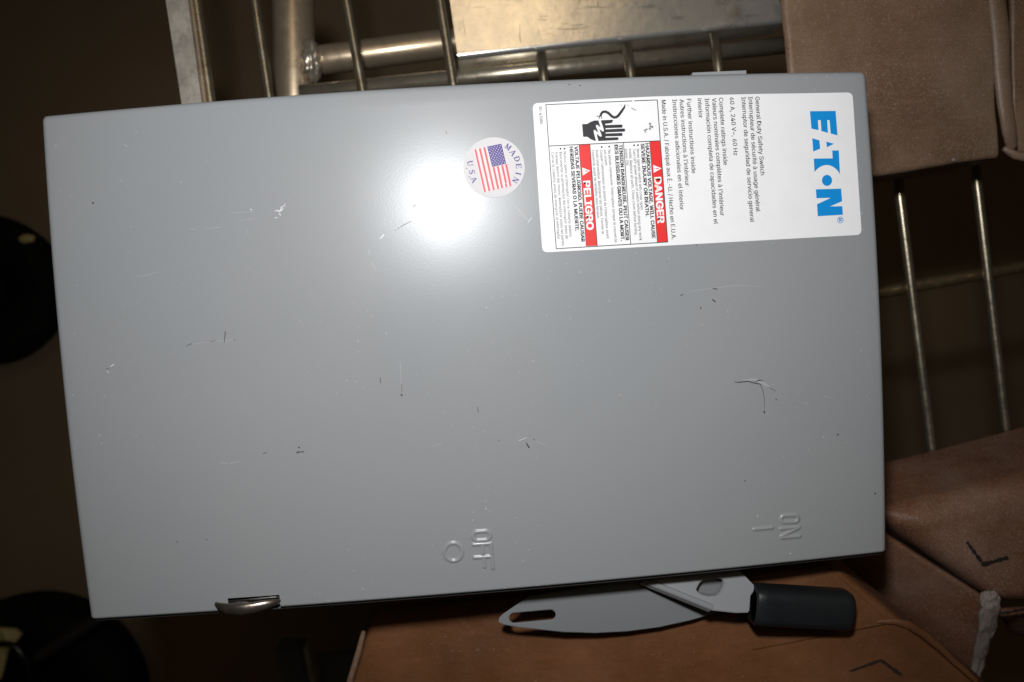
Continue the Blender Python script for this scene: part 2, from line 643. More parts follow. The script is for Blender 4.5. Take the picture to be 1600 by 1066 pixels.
def text(txt, p0, p1, cap, m, parent, z, bold=0.0, name='printed_text'):
    co, fs = glyph_mesh(txt, 0.0)
    xa, xb = co[:, 0].min(), co[:, 0].max()
    dx, dy = p1[0] - p0[0], p1[1] - p0[1]
    l = math.hypot(dx, dy)
    ux, uy = dy / l, -dx / l                      # letter tops point this way in the photo
    vs, out = [], []
    e = bold * cap / CAPH                         # heavier weights are overprinted with small shifts
    shifts = [(0, 0)] if bold < 0.001 else ([(-e, 0), (e, 0)] if bold < 0.012 else [(-e, -e * 0.6), (e, -e * 0.6), (-e, e * 0.6), (e, e * 0.6), (0, 0)])
    for n_, (sx_, sy_) in enumerate(shifts):
        b0 = len(vs)
        for x, y in co:
            k = (x - xa) / (xb - xa)
            h = y / CAPH * cap + sy_
            vs.append(face_pt(p0[0] + dx * k + dx / l * sx_ + ux * h, p0[1] + dy * k + dy / l * sx_ + uy * h, z + 0.000004 * n_))
        for f in fs:
            f = tuple(i + b0 for i in f)
            a, b, c = vs[f[0]], vs[f[1]], vs[f[2]]
            out.append(f if (b - a).cross(c - a).z > 0 else f[::-1])
    return mesh(name, vs, out, m, parent)


def rounded(q, r, n=5, bowed=0):
    out = []
    for k in range(len(q)):
        p, a, b = Vector(q[k]), Vector(q[k - 1]), Vector(q[(k + 1) % len(q)])
        s_, e_ = p + (a - p).normalized() * r, p + (b - p).normalized() * r
        for i in range(n + 1):
            u_ = i / n
            out.append(tuple(s_ * (1 - u_) ** 2 + p * 2 * u_ * (1 - u_) + e_ * u_ * u_))
        if bowed and k == 0:
            out += [(925, 155.6), (1020, 151.0), (1100, 148.8), (1180, 147.0), (1260, 145.8)]
    return out


ZL = 0.00012
label = plate_geo('information_label', rounded([(832, 161.5), (1332, 144.4), (1346.5, 367), (847.5, 394.8)], 9, 5, 1), 0.00002, ZL, M_LABEL, SW)
label['label'] = 'large white label with blue logo and red danger bands'
Z2, Z3, Z4 = ZL + 0.00005, ZL + 0.00009, ZL + 0.00013
z2 = lambda x, y: (1020 + x / 3.806, 130 + y / 3.806)
z1 = lambda x, y: (820 + x / 3.807, 130 + y / 3.807)

for s_, a, b in [
    ('General Duty Safety Switch', (609, 82), (641, 548)),
    ('Interrupteur de s\u00e9curit\u00e9 \u00e0 usage g\u00e9n\u00e9ral', (568, 82), (615, 765)),
    ('Interruptor de seguridad de servicio general', (527, 84), (580, 827)),
    ('60 A, 240 V~, 60 Hz', (457, 86), (481, 430)),
    ('Complete ratings inside', (393, 88), (421, 488)),
    ('Valeurs nominales compl\u00e8tes \u00e0 l\u2019int\u00e9rieur', (352, 90), (402, 790)),
    ('Informaci\u00f3n completa de capacidades en el', (309, 92), (364, 838)),
    ('interior', (266, 92), (274, 208)),
    ('Further instructions inside', (202, 95), (232, 537)),
    ('Autres instructions \u00e0 l\u2019int\u00e9rieur', (159, 97), (194, 613)),
    ('Instrucciones adicionales en el interior', (116, 98), (162, 756)),
    ('Made in U.S.A. / Fabriqu\u00e9 aux \u00c9.-U. / Hecho en E.U.A.', (51, 102), (113, 930)),
]:
    text(s_, z2(*a), z2(*b), 6.7, M_INK, label, Z2, 0.0115)
text('30-43080', z1(84, 138), z1(90, 245), 4.7, M_INK, label, Z2, 0.011)

# red bands
poly('red_band', [z1(742, 346), z1(803, 343), z1(850, 945), z1(788, 948)], M_RED, label, Z2)
poly('red_band', [z1(322, 365), z1(386, 362), z1(430, 967), z1(365, 970)], M_RED, label, Z2)
for s_, a, b in [('DANGER', (771, 563), (791, 832)), ('PELIGRO', (348, 585), (370, 872))]:
    text(s_, z1(*a), z1(*b), 10.2, M_WHITE, label, Z3, 0.04, 'band_title')
for tri in ([(763, 486), (813, 507), (767, 534)], [(341, 502), (388, 521), (345, 550)]):
    poly('hazard_triangle', [z1(*p) for p in tri], M_WHITE, label, Z3)
for (x, y) in ((784, 508), (362, 523)):
    ribbons('exclamation_mark', [([z1(x - 6, y + 0.6), z1(x + 13, y - 1)], [1.0, 1.7]), ([z1(x - 13, y + 1), z1(x - 9, y + 0.8)], 1.1)],
            M_RED, label, Z4)

for s_, a, b in [
    ('HAZARDOUS VOLTAGE. WILL CAUSE', (717, 360), (757, 922)),
    ('SEVERE INJURY OR DEATH.', (690, 362), (720, 792)),
    ('TENSION DANGEREUSE. PEUT CAUSER', (560, 367), (601, 935)),
    ('DES BLESSURES GRAVES OU LA MORT.', (533, 368), (573, 938)),
    ('VOLTAJE PELIGROSO. PUEDE CAUSAR', (295, 378), (337, 943)),
    ('HERIDAS SEVERAS O LA MUERTE.', (266, 380), (302, 880)),
]:
    text(s_, z1(*a), z1(*b), 5.3, M_INK, label, Z2, 0.036)
for s_, a, b in [
    ('Never operate switch with cover open.', (665, 391), (690, 757)),
    ('Turn OFF power ahead of switch before doing any work', (642, 391), (683, 937)),
    ('inside. Replace all parts. Close cover before turning', (618, 391), (655, 900)),
    ('power ON.', (595, 392), (602, 492)),
    ('Ne jamais man\u0153uvrer l\u2019interrupteur lorsque le couvercle', (495, 397), (535, 948)),
    ('est ouvert.', (470, 398), (478, 495)),
    ('Couper l\u2019alimentation en amont de l\u2019interrupteur avant', (447, 397), (487, 925)),
    ('toute intervention. Remplacer les pi\u00e8ces. Fermer le', (421, 398), (458, 897)),
    ('couvercle avant de remettre sous tension.', (398, 398), (430, 808)),
    ('Nunca opere el interruptor con la cubierta abierta.', (230, 408), (266, 918)),
    ('Desconectar la alimentaci\u00f3n del interruptor antes de', (205, 410), (243, 928)),
    ('trabajar dentro del mismo. Reemplazar todas las partes', (181, 410), (221, 968)),
    ('Cerrar la cubierta antes de energizar el interruptor.', (157, 413), (195, 935)),
]:
    text(s_, z1(*a), z1(*b), 4.3, M_INK2, label, Z2, 0.006)
for x, y in ((673, 369), (650, 370), (502, 378), (457, 380), (237, 390), (212, 390)):
    cx, cy = z1(x, y)
    poly('bullet_dot', [(cx + 1.5 * math.cos(k * 0.628), cy + 1.5 * math.sin(k * 0.628)) for k in range(10)], M_INK, label, Z2)

# frame and dividing lines
ribbons('border_line', [
    ([z1(125, 128), z1(640, 106)], 1.2), ([z1(650, 105.5), z1(788, 100)], 1.2), ([z1(788, 99), z1(850, 946)], 1.3), ([z1(851, 945), z1(187, 985)], 1.2),
    ([z1(187, 986), z1(125, 127)], 1.2), ([z1(143, 374), z1(803, 343)], 1.2), ([z1(587, 354), z1(630, 957)], 1.1),
    ([z1(387, 362), z1(431, 968)], 1.1), ([z1(742, 346), z1(788, 948)], 0.8), ([z1(322, 365), z1(365, 970)], 0.8)], M_INK, label, Z3)

# electric shock hand
zh = lambda x, y: (900 + x / 15.23, 155 + y / 15.23)
poly('hand_symbol', [zh(*p) for p in [
    (145, 595), (265, 592), (340, 545), (430, 510), (585, 505), (870, 490), (885, 515), (850, 565), (820, 574), (690, 590), (700, 618), (1080, 605),
    (1104, 618), (1110, 640), (1104, 668), (1085, 680), (705, 692), (705, 720), (1145, 700), (1166, 715), (1172, 740), (1166, 762), (1145, 775),
    (705, 792), (705, 820), (1085, 805), (1104, 818), (1110, 840), (1104, 866), (1085, 878), (705, 888), (705, 918), (985, 908), (1008, 920),
    (1015, 940), (1008, 964), (985, 975), (540, 998), (430, 990), (340, 950), (270, 898), (170, 898)]], M_INK, label, Z2)
zz = [(552, 480), (640, 748), (498, 636), (588, 872), (444, 758), (507, 1012)]
ribbons('lightning_bolt', [([zh(*a), zh(*b)], wd) for (a, b), wd in zip(zip(zz[:-1], zz[1:]), (3.6, 2.9, 3.3, 2.9, 3.6))] +
        [([zh(x - 20, y), zh(x + 20, y)], 2.6) for x, y in zz[1:-1]], M_LABEL, label, Z3)
ribbons('frayed_cable', [
    ([zh(*p) for p in [(1172, 118), (1150, 195), (1085, 290), (1010, 390), (965, 428), (908, 438), (850, 408), (770, 330), (700, 298), (640, 305), (602, 345), (580, 410)]],
     [0.6, 3.2, 4, 4.3, 4.3, 4.2, 4.2, 4.2, 4.2, 4.2, 4.0, 3.0]),
    ([zh(580, 400), zh(492, 410)], 1.4), ([zh(575, 400), zh(543, 470)], 1.3), ([zh(598, 400), zh(617, 468)], 1.3)], M_INK, label, Z2)
ribbons('scuff_mark', [([z1(738, 240), z1(752, 243)], 3), ([z1(742, 256), z1(764, 262)], 3.4), ([z1(708, 284), z1(730, 272)], 2.4), ([z1(738, 268), z1(750, 276)], 2.6), ([z1(716, 294), z1(722, 286)], 1.6),
                       ([z1(634, 148), z1(662, 162)], 1.4), ([z1(570, 128), z1(578, 133)], 0.8), ([z1(608, 130), z1(617, 136)], 0.9)], M_SCUFF, label, Z3)

# blue logo
ze = lambda x, y: (1255 + x / 10.66, 165 + y / 10.66)
zf = lambda x, y: (1255 + x / 10.66, 255 + y / 10.66)
poly('logo_letter', [ze(*p) for p in [(112, 95), (540, 90), (572, 497), (458, 468), (438, 243), (400, 243), (413, 455), (303, 425), (290, 243), (245, 243), (256, 410), (137, 385)]], M_BLUE, label, Z2)
poly('logo_letter', [ze(*p) for p in [(150, 545), (270, 580), (283, 718), (167, 768)]], M_BLUE, label, Z2)
poly('logo_letter', [ze(*p) for p in [(385, 602), (515, 638), (393, 695)]], M_BLUE, label, Z2)
poly('logo_letter', [ze(483, 750), ze(593, 748)] + [zf(*p) for p in [(613, 185), (590, 148), (555, 105), (500, 62), (450, 40), (395, 31), (340, 38), (290, 58), (240, 92), (188, 147)]] + [ze(175, 885), ze(490, 880)], M_BLUE, label, Z2)
poly('logo_dot', [zf(397 + 85 * math.cos(k * math.pi / 14), 288 + 92 * math.sin(k * math.pi / 14)) for k in range(28)], M_BLUE, label, Z2)
poly('logo_letter', [zf(*p) for p in [(212, 437), (632, 425), (648, 635), (445, 722), (652, 718), (662, 860), (243, 885), (230, 685), (460, 578), (220, 585)]], M_BLUE, label, Z2)
ribbons('registered_mark', [([zf(620 + 46 * math.cos(k * math.pi / 10), 947 + 50 * math.sin(k * math.pi / 10)) for k in range(21)], 0.9)], M_BLUE, label, Z2)
text('R', zf(594, 922), zf(597, 972), 4.8, M_BLUE, label, Z2, 0.02, 'registered_letter')

# round flag sticker
zs = lambda x, y: (720 + x / 10.15, 210 + y / 10.15)
st = plate_geo('flag_sticker', [zs(528 + 486 * math.cos(k * math.pi / 36), 526 + 478 * math.sin(k * math.pi / 36)) for k in range(72)], 0.00002, 0.00016, M_STICK, SW)
st['label'] = 'round white sticker with striped flag and purple lettering'
ZS = 0.00021
poly('flag_field', [zs(*p) for p in [(205, 238), (655, 143), (815, 820), (358, 925)]], M_PINK, st, ZS)
for a, b in [((230, 238), (385, 915)), ((301, 222), (455, 900)), ((372, 205), (525, 884)), ((518, 518), (595, 868)), ((586, 504), (656, 852)), ((655, 488), (718, 775)), ((718, 474), (790, 824))]:
    ribbons('flag_stripe', [([zs(*a), zs(*b)], 3.1)], M_FRED, st, ZS + 0.00004)
ribbons('flag_stripe', [([zs(712, 782), zs(726, 838)], 2.9)], M_FRED, st, ZS + 0.00004)
poly('flag_canton', [zs(*p) for p in [(418, 195), (645, 148), (720, 465), (495, 518)]], M_NAVY, st, ZS + 0.00007)
V, Fc = [], []
A0, A1, A3 = Vector((418, 195)), Vector((645, 148)), Vector((495, 518))
for i in range(9):
    for j in range(11):
        if (i + j) % 2:
            continue
        p = A0 + (A1 - A0) * ((i + 1) / 10) + (A3 - A0) * ((j + 1) / 12)
        b0 = len(V)
        for k in range(5):
            V.append(face_pt(*zs(p.x + 6.8 * math.cos(k * 1.2566), p.y + 6.8 * math.sin(k * 1.2566)), ZS + 0.0001))
        Fc.append(tuple(b0 + k for k in (4, 3, 2, 1, 0)))
so = mesh('flag_stars', V, Fc, M_WHITE, st)
so['kind'] = 'stuff'
GL = {   # serif capitals as strokes: (points, width) in a 1x1 letter box, y up
    'M': ([([(0.12, 0), (0.12, 1)], 0.10), ([(0.14, 1), (0.5, 0.1)], 0.2), ([(0.5, 0.1), (0.86, 1)], 0.08), ([(0.86, 1), (0.86, 0)], 0.2), ([(0, 0.03), (0.26, 0.03)], 0.07), ([(0.7, 0.03), (1.02, 0.03)], 0.07), ([(-0.02, 0.97), (0.2, 0.97)], 0.07), ([(0.8, 0.97), (1.02, 0.97)], 0.07)]),
    'A': ([([(0.08, 0), (0.46, 1)], 0.09), ([(0.46, 1), (0.88, 0)], 0.21), ([(0.22, 0.36), (0.7, 0.36)], 0.08), ([(-0.04, 0.03), (0.24, 0.03)], 0.07), ([(0.68, 0.03), (1.04, 0.03)], 0.07)]),
    'D': ([([(0.18, 0), (0.18, 1)], 0.2), ([(0.02, 0.96), (0.5, 0.96), (0.78, 0.8), (0.86, 0.5), (0.78, 0.2), (0.5, 0.04), (0.02, 0.04)], [0.08, 0.1, 0.17, 0.22, 0.17, 0.1, 0.08])]),
    'E': ([([(0.18, 0), (0.18, 1)], 0.2), ([(0.02, 0.96), (0.82, 0.96)], 0.09), ([(0.2, 0.52), (0.62, 0.52)], 0.09), ([(0.02, 0.04), (0.86, 0.04)], 0.09), ([(0.82, 0.72), (0.82, 1)], 0.07), ([(0.86, 0.28), (0.86, 0)], 0.07), ([(0.62, 0.4), (0.62, 0.64)], 0.06)]),
    'I': ([([(0.4, 0), (0.4, 1)], 0.21), ([(0.2, 0.96), (0.6, 0.96)], 0.08), ([(0.2, 0.04), (0.6, 0.04)], 0.08)]),
    'N': ([([(0.14, 0), (0.14, 1)], 0.09), ([(0.14, 1), (0.84, 0)], 0.21), ([(0.84, 0), (0.84, 1)], 0.09), ([(-0.02, 0.04), (0.3, 0.04)], 0.07), ([(0.68, 0.96), (1.0, 0.96)], 0.07), ([(-0.04, 0.96), (0.2, 0.96)], 0.07)]),
    'U': ([([(0.18, 1), (0.18, 0.3), (0.3, 0.08), (0.5, 0.02), (0.7, 0.08), (0.82, 0.3), (0.82, 1)], [0.2, 0.2, 0.17, 0.12, 0.1, 0.09, 0.09]), ([(0, 0.96), (0.36, 0.96)], 0.07), ([(0.66, 0.96), (0.98, 0.96)], 0.07)]),
    'S': ([([(0.76, 0.76), (0.68, 0.92), (0.46, 0.98), (0.24, 0.88), (0.22, 0.68), (0.44, 0.54), (0.68, 0.42), (0.76, 0.24), (0.64, 0.07), (0.42, 0.02), (0.22, 0.1), (0.14, 0.28)], [0.07, 0.09, 0.1, 0.13, 0.17, 0.2, 0.2, 0.17, 0.13, 0.1, 0.09, 0.07]), ([(0.77, 0.7), (0.77, 0.98)], 0.06), ([(0.13, 0.02), (0.13, 0.32)], 0.06)]),
    '.': ([([(0.4, 0.0), (0.4, 0.2)], 0.2)]),
}


def serif(ch, cx, cy, ang, size, wide=0.95):
    """letter centred at crop point (cx, cy); ang = photo direction (deg, y down) of the reading direction"""
    a = math.radians(ang)
    dx, dy = math.cos(a), math.sin(a)
    ux, uy = dy, -dx
    lines = []
    for pts, wd in GL[ch]:
        q = []
        for x, y in pts:
            X_, Y_ = (x - 0.5) * size * wide, (y - 0.5) * size
            q.append(zs(cx + dx * X_ + ux * Y_, cy + dy * X_ + uy * Y_))
        ws = wd if hasattr(wd, '__len__') else [wd] * len(q)
        lines.append((q, [v * size / 10.15 * 1.05 for v in ws]))
    ribbons('sticker_letter', lines, M_NAVY, st, ZS)


for ch, x, y, ang in [('M', 750, 200, 37), ('A', 828, 292, 54), ('D', 892, 392, 72), ('E', 918, 506, 86), ('I', 910, 632, 104), ('N', 868, 728, 119),
                      ('U', 148, 462, 82), ('.', 128, 542, 78), ('S', 178, 600, 74), ('.', 168, 668, 66), ('A', 208, 720, 62)]:
    serif(ch, x, y, ang, 88 if ch != '.' else 80)

# scratches and chips in the paint
ZK = 0.00003
for m, lines in [
    (M_CHIPW, [([(428.5, 330), (433, 328.7), (436.5, 330.6), (441, 327.2), (443, 325)], [0.5, 1.9, 2.8, 2.0, 0.5]), ([(437.5, 329), (440, 323.5), (443.5, 321), (446, 318.2)], [0.6, 1.9, 1.2, 0.4]), ([(436, 333.5), (437.6, 335.2), (438.4, 337.4)], [1.4, 1.8, 0.6]), ([(429, 341.5), (431, 340), (434.5, 340.4)], [0.5, 1.5, 0.4]), ([(444.6, 322.6), (446.5, 323.4)], [1.0, 0.5])]),
    (M_CHIPW, [([(594, 373), (600, 367)], [1.2, 2.0])]),
    (M_CHIPD, [([(442, 319), (440, 325)], 0.8)]),
    (M_CHIPD, [([(617, 361), (630, 352), (644, 345)], [0.3, 0.8, 0.5])]),
    (M_CHIPB, [([(645, 323), (650, 320)], 1.0)]),
    (M_CHIPP, [([(576, 390), (578, 399)], 0.8)]), (M_CHIPP, [([(580, 408), (588, 424)], 0.5)]),
    (M_CHIPP, [([(320, 358), (344, 355)], [0.6, 1.0])]), (M_CHIPP, [([(296, 358), (309, 359)], 0.8)]),
    (M_CHIPP, [([(360, 333), (396, 331)], 0.6)]), (M_CHIPP, [([(375, 345), (398, 342)], 0.5)]),
    (M_CHIPW, [([(391, 327), (394, 328.5)], 1.6)]),
    (M_CHIPP, [([(211, 432.5), (230, 430), (250, 424.5)], [0.6, 1.1, 0.7])]),
    (M_CHIPD, [([(352, 518), (350.5, 535)], [1.4, 0.8])]), (M_CHIPD, [([(291, 541), (300, 537)], [0.6, 1.0])]),
    (M_CHIPP, [([(301, 538), (330, 534), (366, 531)], 0.7)]), (M_CHIPD, [([(328, 534), (337, 532.5)], 0.7)]),
    (M_CHIPB, [([(365, 531), (367.5, 532)], 1.2)]),
    (M_CHIPW, [([(173, 573), (178, 569)], 1.6)]), (M_CHIPW, [([(167.5, 580), (169, 582)], 1.4)]), (M_CHIPB, [([(166, 576.5), (170, 576)], 1.0)]),
    (M_CHIPP, [([(625, 565), (627, 600)], 0.6)]), (M_CHIPD, [([(628, 600), (627.5, 613)], 0.6)]), (M_CHIPD, [([(626, 617), (629, 618)], 2.4)]),
    (M_CHIPB, [([(594, 590), (595, 599)], 1.2)]), (M_CHIPB, [([(746, 636), (747.5, 645)], 1.0)]),
    (M_CHIPD, [([(822, 692), (827, 700)], [1.6, 2.2])]), (M_CHIPW, [([(810, 689), (823, 684)], 0.8)]), (M_CHIPP, [([(838, 689), (852, 695)], 0.9)]),
    (M_CHIPD, [([(833, 686), (835, 687)], 1.2)]), (M_CHIPP, [([(676, 697), (690, 693)], 0.9)]), (M_CHIPP, [([(837, 718), (841, 708)], 0.6)]),
    (M_CHIPD, [([(779, 688), (780, 690)], 1.2)]),
    (M_CHIPD, [([(463, 707), (475, 706)], [1.2, 1.6])]), (M_CHIPD, [([(466, 699), (468.5, 699.5)], 2.0)]), (M_CHIPD, [([(464, 709), (467, 705)], 0.9)]),
    (M_CHIPP, [([(342, 723), (355, 724.5)], [1.0, 2.0])]), (M_CHIPP, [([(360, 724), (375, 721)], [2.0, 1.0])]), (M_CHIPD, [([(411, 709), (417, 707)], 0.9)]),
    (M_CHIPB, [([(276, 845), (278, 849)], 0.9)]), (M_CHIPD, [([(322, 843), (324, 844)], 1.1)]),
    (M_CHIPD, [([(1147, 597), (1155, 597.5), (1168, 596), (1180, 599), (1188, 600.5)], [0.8, 1.6, 1.4, 1.5, 1.2])]),
    (M_CHIPP, [([(1160, 594), (1180, 593), (1196, 601), (1205, 606)], [1, 3.5, 4, 1])]),
    (M_CHIPD, [([(1180, 597), (1186, 594.2), (1193, 595.5)], [0.6, 1.6, 0.7])]), (M_CHIPD, [([(1201, 605), (1212.5, 611.8)], 0.7)]),
    (M_CHIPD, [([(1188, 600), (1192, 611), (1194.5, 625), (1194.3, 640)], [0.9, 0.8, 0.7, 0.4])]), (M_CHIPD, [([(1193.5, 642), (1195, 646)], 2.0)]),
    (M_CHIPB, [([(1212, 624), (1214, 625)], 1.8)]), (M_CHIPD, [([(1308, 678), (1310.5, 680.5)], 1.6)]), (M_CHIPD, [([(1366.5, 771), (1368.5, 772)], 2.2)]),
    (M_CHIPB, [([(1163, 751), (1165, 752)], 1.8)]), (M_CHIPD, [([(1063, 462), (1068, 460)], 1.2)]), (M_CHIPD, [([(1113, 468), (1118, 472)], 1.8)]),
    (M_CHIPD, [([(1114, 451), (1121, 452)], 1.4)]), (M_CHIPP, [([(1080, 455), (1150, 446), (1190, 448)], [0.5, 1.0, 0.5])]),
    (M_CHIPD, [([(1094.5, 480), (1095.5, 483)], 1.4)]), (M_CHIPB, [([(1086, 379), (1089, 384)], 1.3)]), (M_CHIPB, [([(697, 205), (698, 210)], 0.7)]),
    (M_CHIPD, [([(888, 131.5), (891, 132.5)], 1.2)]), (M_CHIPD, [([(905, 133), (908, 134)], 1.2)]),
    (M_CHIPP, [([(800, 318), (812, 330), (826, 345)], [0.4, 0.9, 0.6])]), (M_CHIPW, [([(825, 348), (831, 340)], 0.8)]),
    (M_CHIPW, [([(1183, 804), (1184, 808)], 0.9)]), (M_CHIPW, [([(1234, 864.5), (1236, 865.5)], 1.8)]),
]:
    ribbons('paint_scratch', lines, m, cover, ZK)

# spring latch in the slot
LT = tube('spring_latch', [at(337.5, 944, 0.0012), at(343, 948, 0.0022), at(356, 951.5, 0.003), at(375, 952, 0.0034), at(395, 949.5, 0.003), at(415, 945, 0.0022), at(430, 941.5, 0.0012), at(437, 938.5, 0.0002)],
          [0.0007, 0.0013, 0.0018, 0.0020, 0.0019, 0.0016, 0.0011, 0.0005], M_STEEL, SW, 20, flat=0.6)
LT['label'] = 'shiny bent steel latch loop in a slot'
tube('inner_leaf', [at(358, 945, -0.001), at(375, 943.5, -0.0002), at(398, 944, -0.0006)], [0.0007, 0.0012, 0.0006], M_STEEL, LT, 10, flat=0.5)
tube('spring_wire', [at(352, 939, -0.004), at(385, 937, -0.0035), at(420, 933.5, -0.003), at(440, 932, -0.004)], 0.0011, M_DARKSTEEL, LT, 10)

# lever handle under the lower edge
HD = empty('handle_lever', at(1060, 930, -0.02), 'x', 'x')
del HD['label'], HD['category']
HD.parent = SW
HD.matrix_parent_inverse = SW.matrix_world.inverted()
HD['label'] = 'grey two-plate lever with black grip'
bpy.context.view_layer.update()


def sheet(name, outline, hole, fz, th, m, parent, bev=0.0004):
    """flat sheet metal with a hole, from pixel outlines laid on the plane fz"""
    loops = [[on_plane(x, y, fz) for x, y in lp] for lp in [outline] + ([hole] if hole else [])]
    tris = tessellate_polygon([[Vector((p.x, p.y, 0)) for p in lp] for lp in loops])
    flat = [p for lp in loops for p in lp]
    bm = bmesh.new()
    vt_ = [bm.verts.new(p) for p in flat]
    vb_ = [bm.verts.new(p - Vector((0, 0, th))) for p in flat]
    for tr in tris:
        a, b, c = (flat[i] for i in tr)
        tr = tr if (b - a).cross(c - a).z > 0 else tr[::-1]
        bm.faces.new([vt_[i] for i in tr]); bm.faces.new([vb_[i] for i in tr[::-1]])
    o = 0
    for lp in loops:
        n = len(lp)
        for k in range(n):
            k2 = (k + 1) % n
            bm.faces.new((vt_[o + k], vt_[o + k2], vb_[o + k2], vb_[o + k]))
        o += n
    bmesh.ops.recalc_face_normals(bm, faces=bm.faces)
    bmesh.ops.dissolve_limit(bm, angle_limit=0.03, verts=list(bm.verts), edges=[e for e in bm.edges if len(e.link_faces) == 2 and e.calc_face_angle() < 0.02])
    sharp = [e for e in bm.edges if len(e.link_faces) == 2 and e.calc_face_angle() > 1.2]
    bmesh.ops.bevel(bm, geom=sharp, offset=bev, segments=2, affect='EDGES')
    return bm_obj(name, bm, m, parent)


fz_blade = lambda x, y: -0.0200 + 0.02 * (x - 0.03) + 0.26 * (y + 0.098)
fz_arm = lambda x, y: -0.0125 - 0.42 * (y + 0.0900)


def slot(xa, ya, xb, yb, r, n=8):
    a = math.atan2(yb - ya, xb - xa)
    return [(xb + r * math.cos(a - math.pi / 2 + math.pi * k / n), yb + r * 0.95 * math.sin(a - math.pi / 2 + math.pi * k / n)) for k in range(n + 1)] + \
           [(xa + r * math.cos(a + math.pi / 2 + math.pi * k / n), ya + r * 0.95 * math.sin(a + math.pi / 2 + math.pi * k / n)) for k in range(n + 1)]


sheet('locking_blade', [(779, 971), (780.5, 966), (785, 961.5), (800, 951), (826, 933.5), (900, 921), (1010, 900), (1100, 880), (1140, 890), (1140, 948),
                        (1120, 958), (1080, 970), (1030, 981), (980, 987.5), (930, 990), (880, 988.5), (840, 984.5), (810, 981), (788, 977), (781, 974)],
      slot(804, 966.5, 860, 961.5, 8.6), fz_blade, 0.0013, M_LEVER, HD)
hole = [(1090, 926), (1088, 922), (1093, 912), (1098, 907.5), (1106, 905), (1122, 904.5), (1129, 906), (1132, 910), (1129, 920), (1125, 927), (1119, 931), (1108, 932), (1098, 930)]
arm = sheet('switch_arm', [(1002, 910), (1060, 880), (1140, 876), (1158, 894), (1182, 919), (1173, 932), (1171, 958), (1150, 958.5), (1112, 954.5), (1080, 942), (1040, 924)],
            hole, fz_arm, 0.0030, M_LEVER, HD)
# turned-down lip of the arm
a0, a1 = on_plane(1003, 911, fz_arm), on_plane(1111, 954.5, fz_arm)
bm = bmesh.new()
dd = (a1 - a0).normalized(); pn = Vector((dd.y, -dd.x, 0))
prof = [(-0.0022, 0.0003), (-0.0008, 0.0003), (-0.0003, 0.0001), (0.0012, -0.0016), (0.0016, -0.0034), (0.0009, -0.0040), (-0.0004, -0.0022), (-0.0022, -0.0012)]
rows = [[bm.verts.new(p + pn * q + Vector((0, 0, h))) for q, h in prof] for p in (a0, a0.lerp(a1, 0.5), a1)]
for r0, r1 in zip(rows[:-1], rows[1:]):
    for k in range(len(prof)):
        k2 = (k + 1) % len(prof)
        bm.faces.new((r0[k], r0[k2], r1[k2], r1[k]))
bm.faces.new(rows[0][::-1]); bm.faces.new(rows[-1])
bm_obj('folded_lip', bm, M_LEVER, HD)
# black grip: rounded-square section with softened ends
ga, gb = at(1174, 943.5, -0.0110), at(1326, 952.0, -0.0130)
ax = (gb - ga).normalized()
sd = Vector((-ax.y, ax.x, 0))
vs, fs = [], []
stn = [(0.0, 0.80), (0.004, 0.93), (0.02, 0.985), (0.1, 1.0), (0.5, 1.0), (0.9, 1.0), (0.955, 0.985), (0.985, 0.93), (0.998, 0.82), (1.0, 0.70)]
ns = 32
hw, hh = 0.00690, 0.0060
for k, s_ in stn:
    c = ga.lerp(gb, k)
    for i in range(ns):
        th = 2 * math.pi * i / ns
        e = 2 / 3.6
        cx = math.copysign(abs(math.cos(th)) ** e, math.cos(th)); sy = math.copysign(abs(math.sin(th)) ** e, math.sin(th))
        vs.append(c + sd * (hw * s_ * cx) + Vector((0, 0, 1)) * (hh * s_ * sy))
for i in range(len(stn) - 1):
    for k in range(ns):
        k2 = (k + 1) % ns
        fs.append((i * ns + k, i * ns + k2, (i + 1) * ns + k2, (i + 1) * ns + k))
fs.append(tuple(range(ns))); fs.append(tuple((len(stn) - 1) * ns + k for k in reversed(range(ns))))
g = mesh('grip', vs, fs, M_GRIP, HD, True)
g['label'] = 'black rubber hand grip'


# ------------------------------------------------------------------ wire cart under and behind the switch
CT = empty('wire_cart', (0, 0, ZC - 0.2), 'bare metal wire cart with plate, tubes and parallel rods behind the grey switch', 'cart')
ZR = -0.107
RR = 0.0023


def rodline(name, p, q, ext0, ext1, z=ZR, r=RR, m=M_ROD, start_round=True):
    a, b = at(*p, z), at(*q, z)
    d = (b - a).normalized()
    return tube(name, [a - d * ext0, a, b, b + d * ext1], r, m, CT, 14)


for p, q, e0, e1 in [((306.6, 0), (329, 156), 0.05, 0.15), ((398, 0), (420.6, 150), 0.05, 0.15), ((541, 0), (566, 139), 0.05, 0.14),
                     ((687, 0), (708, 130), 0.05, 0.13), ((845, 85), (849.5, 122), 0.0, 0.12), ((979, 69), (985.5, 118), 0.0, 0.12),
                     ((1115, 52), (1122.5, 110), 0.0, 0.12), ((1405, 300), (1455, 695), 0.05, 0.02), ((1527, 290), (1572, 670), 0.05, 0.02)]:
    rodline('wire_rod', p, q, e0, e1)
rodline('cross_bar', (1380, 456), (1600, 416), 0.06, 0.06, -0.1150, 0.0032, M_WARMLIT)
rodline('cross_bar', (470, 147), (1226, 71), 0.0, 0.0, -0.1265, 0.0042, M_CROSS)


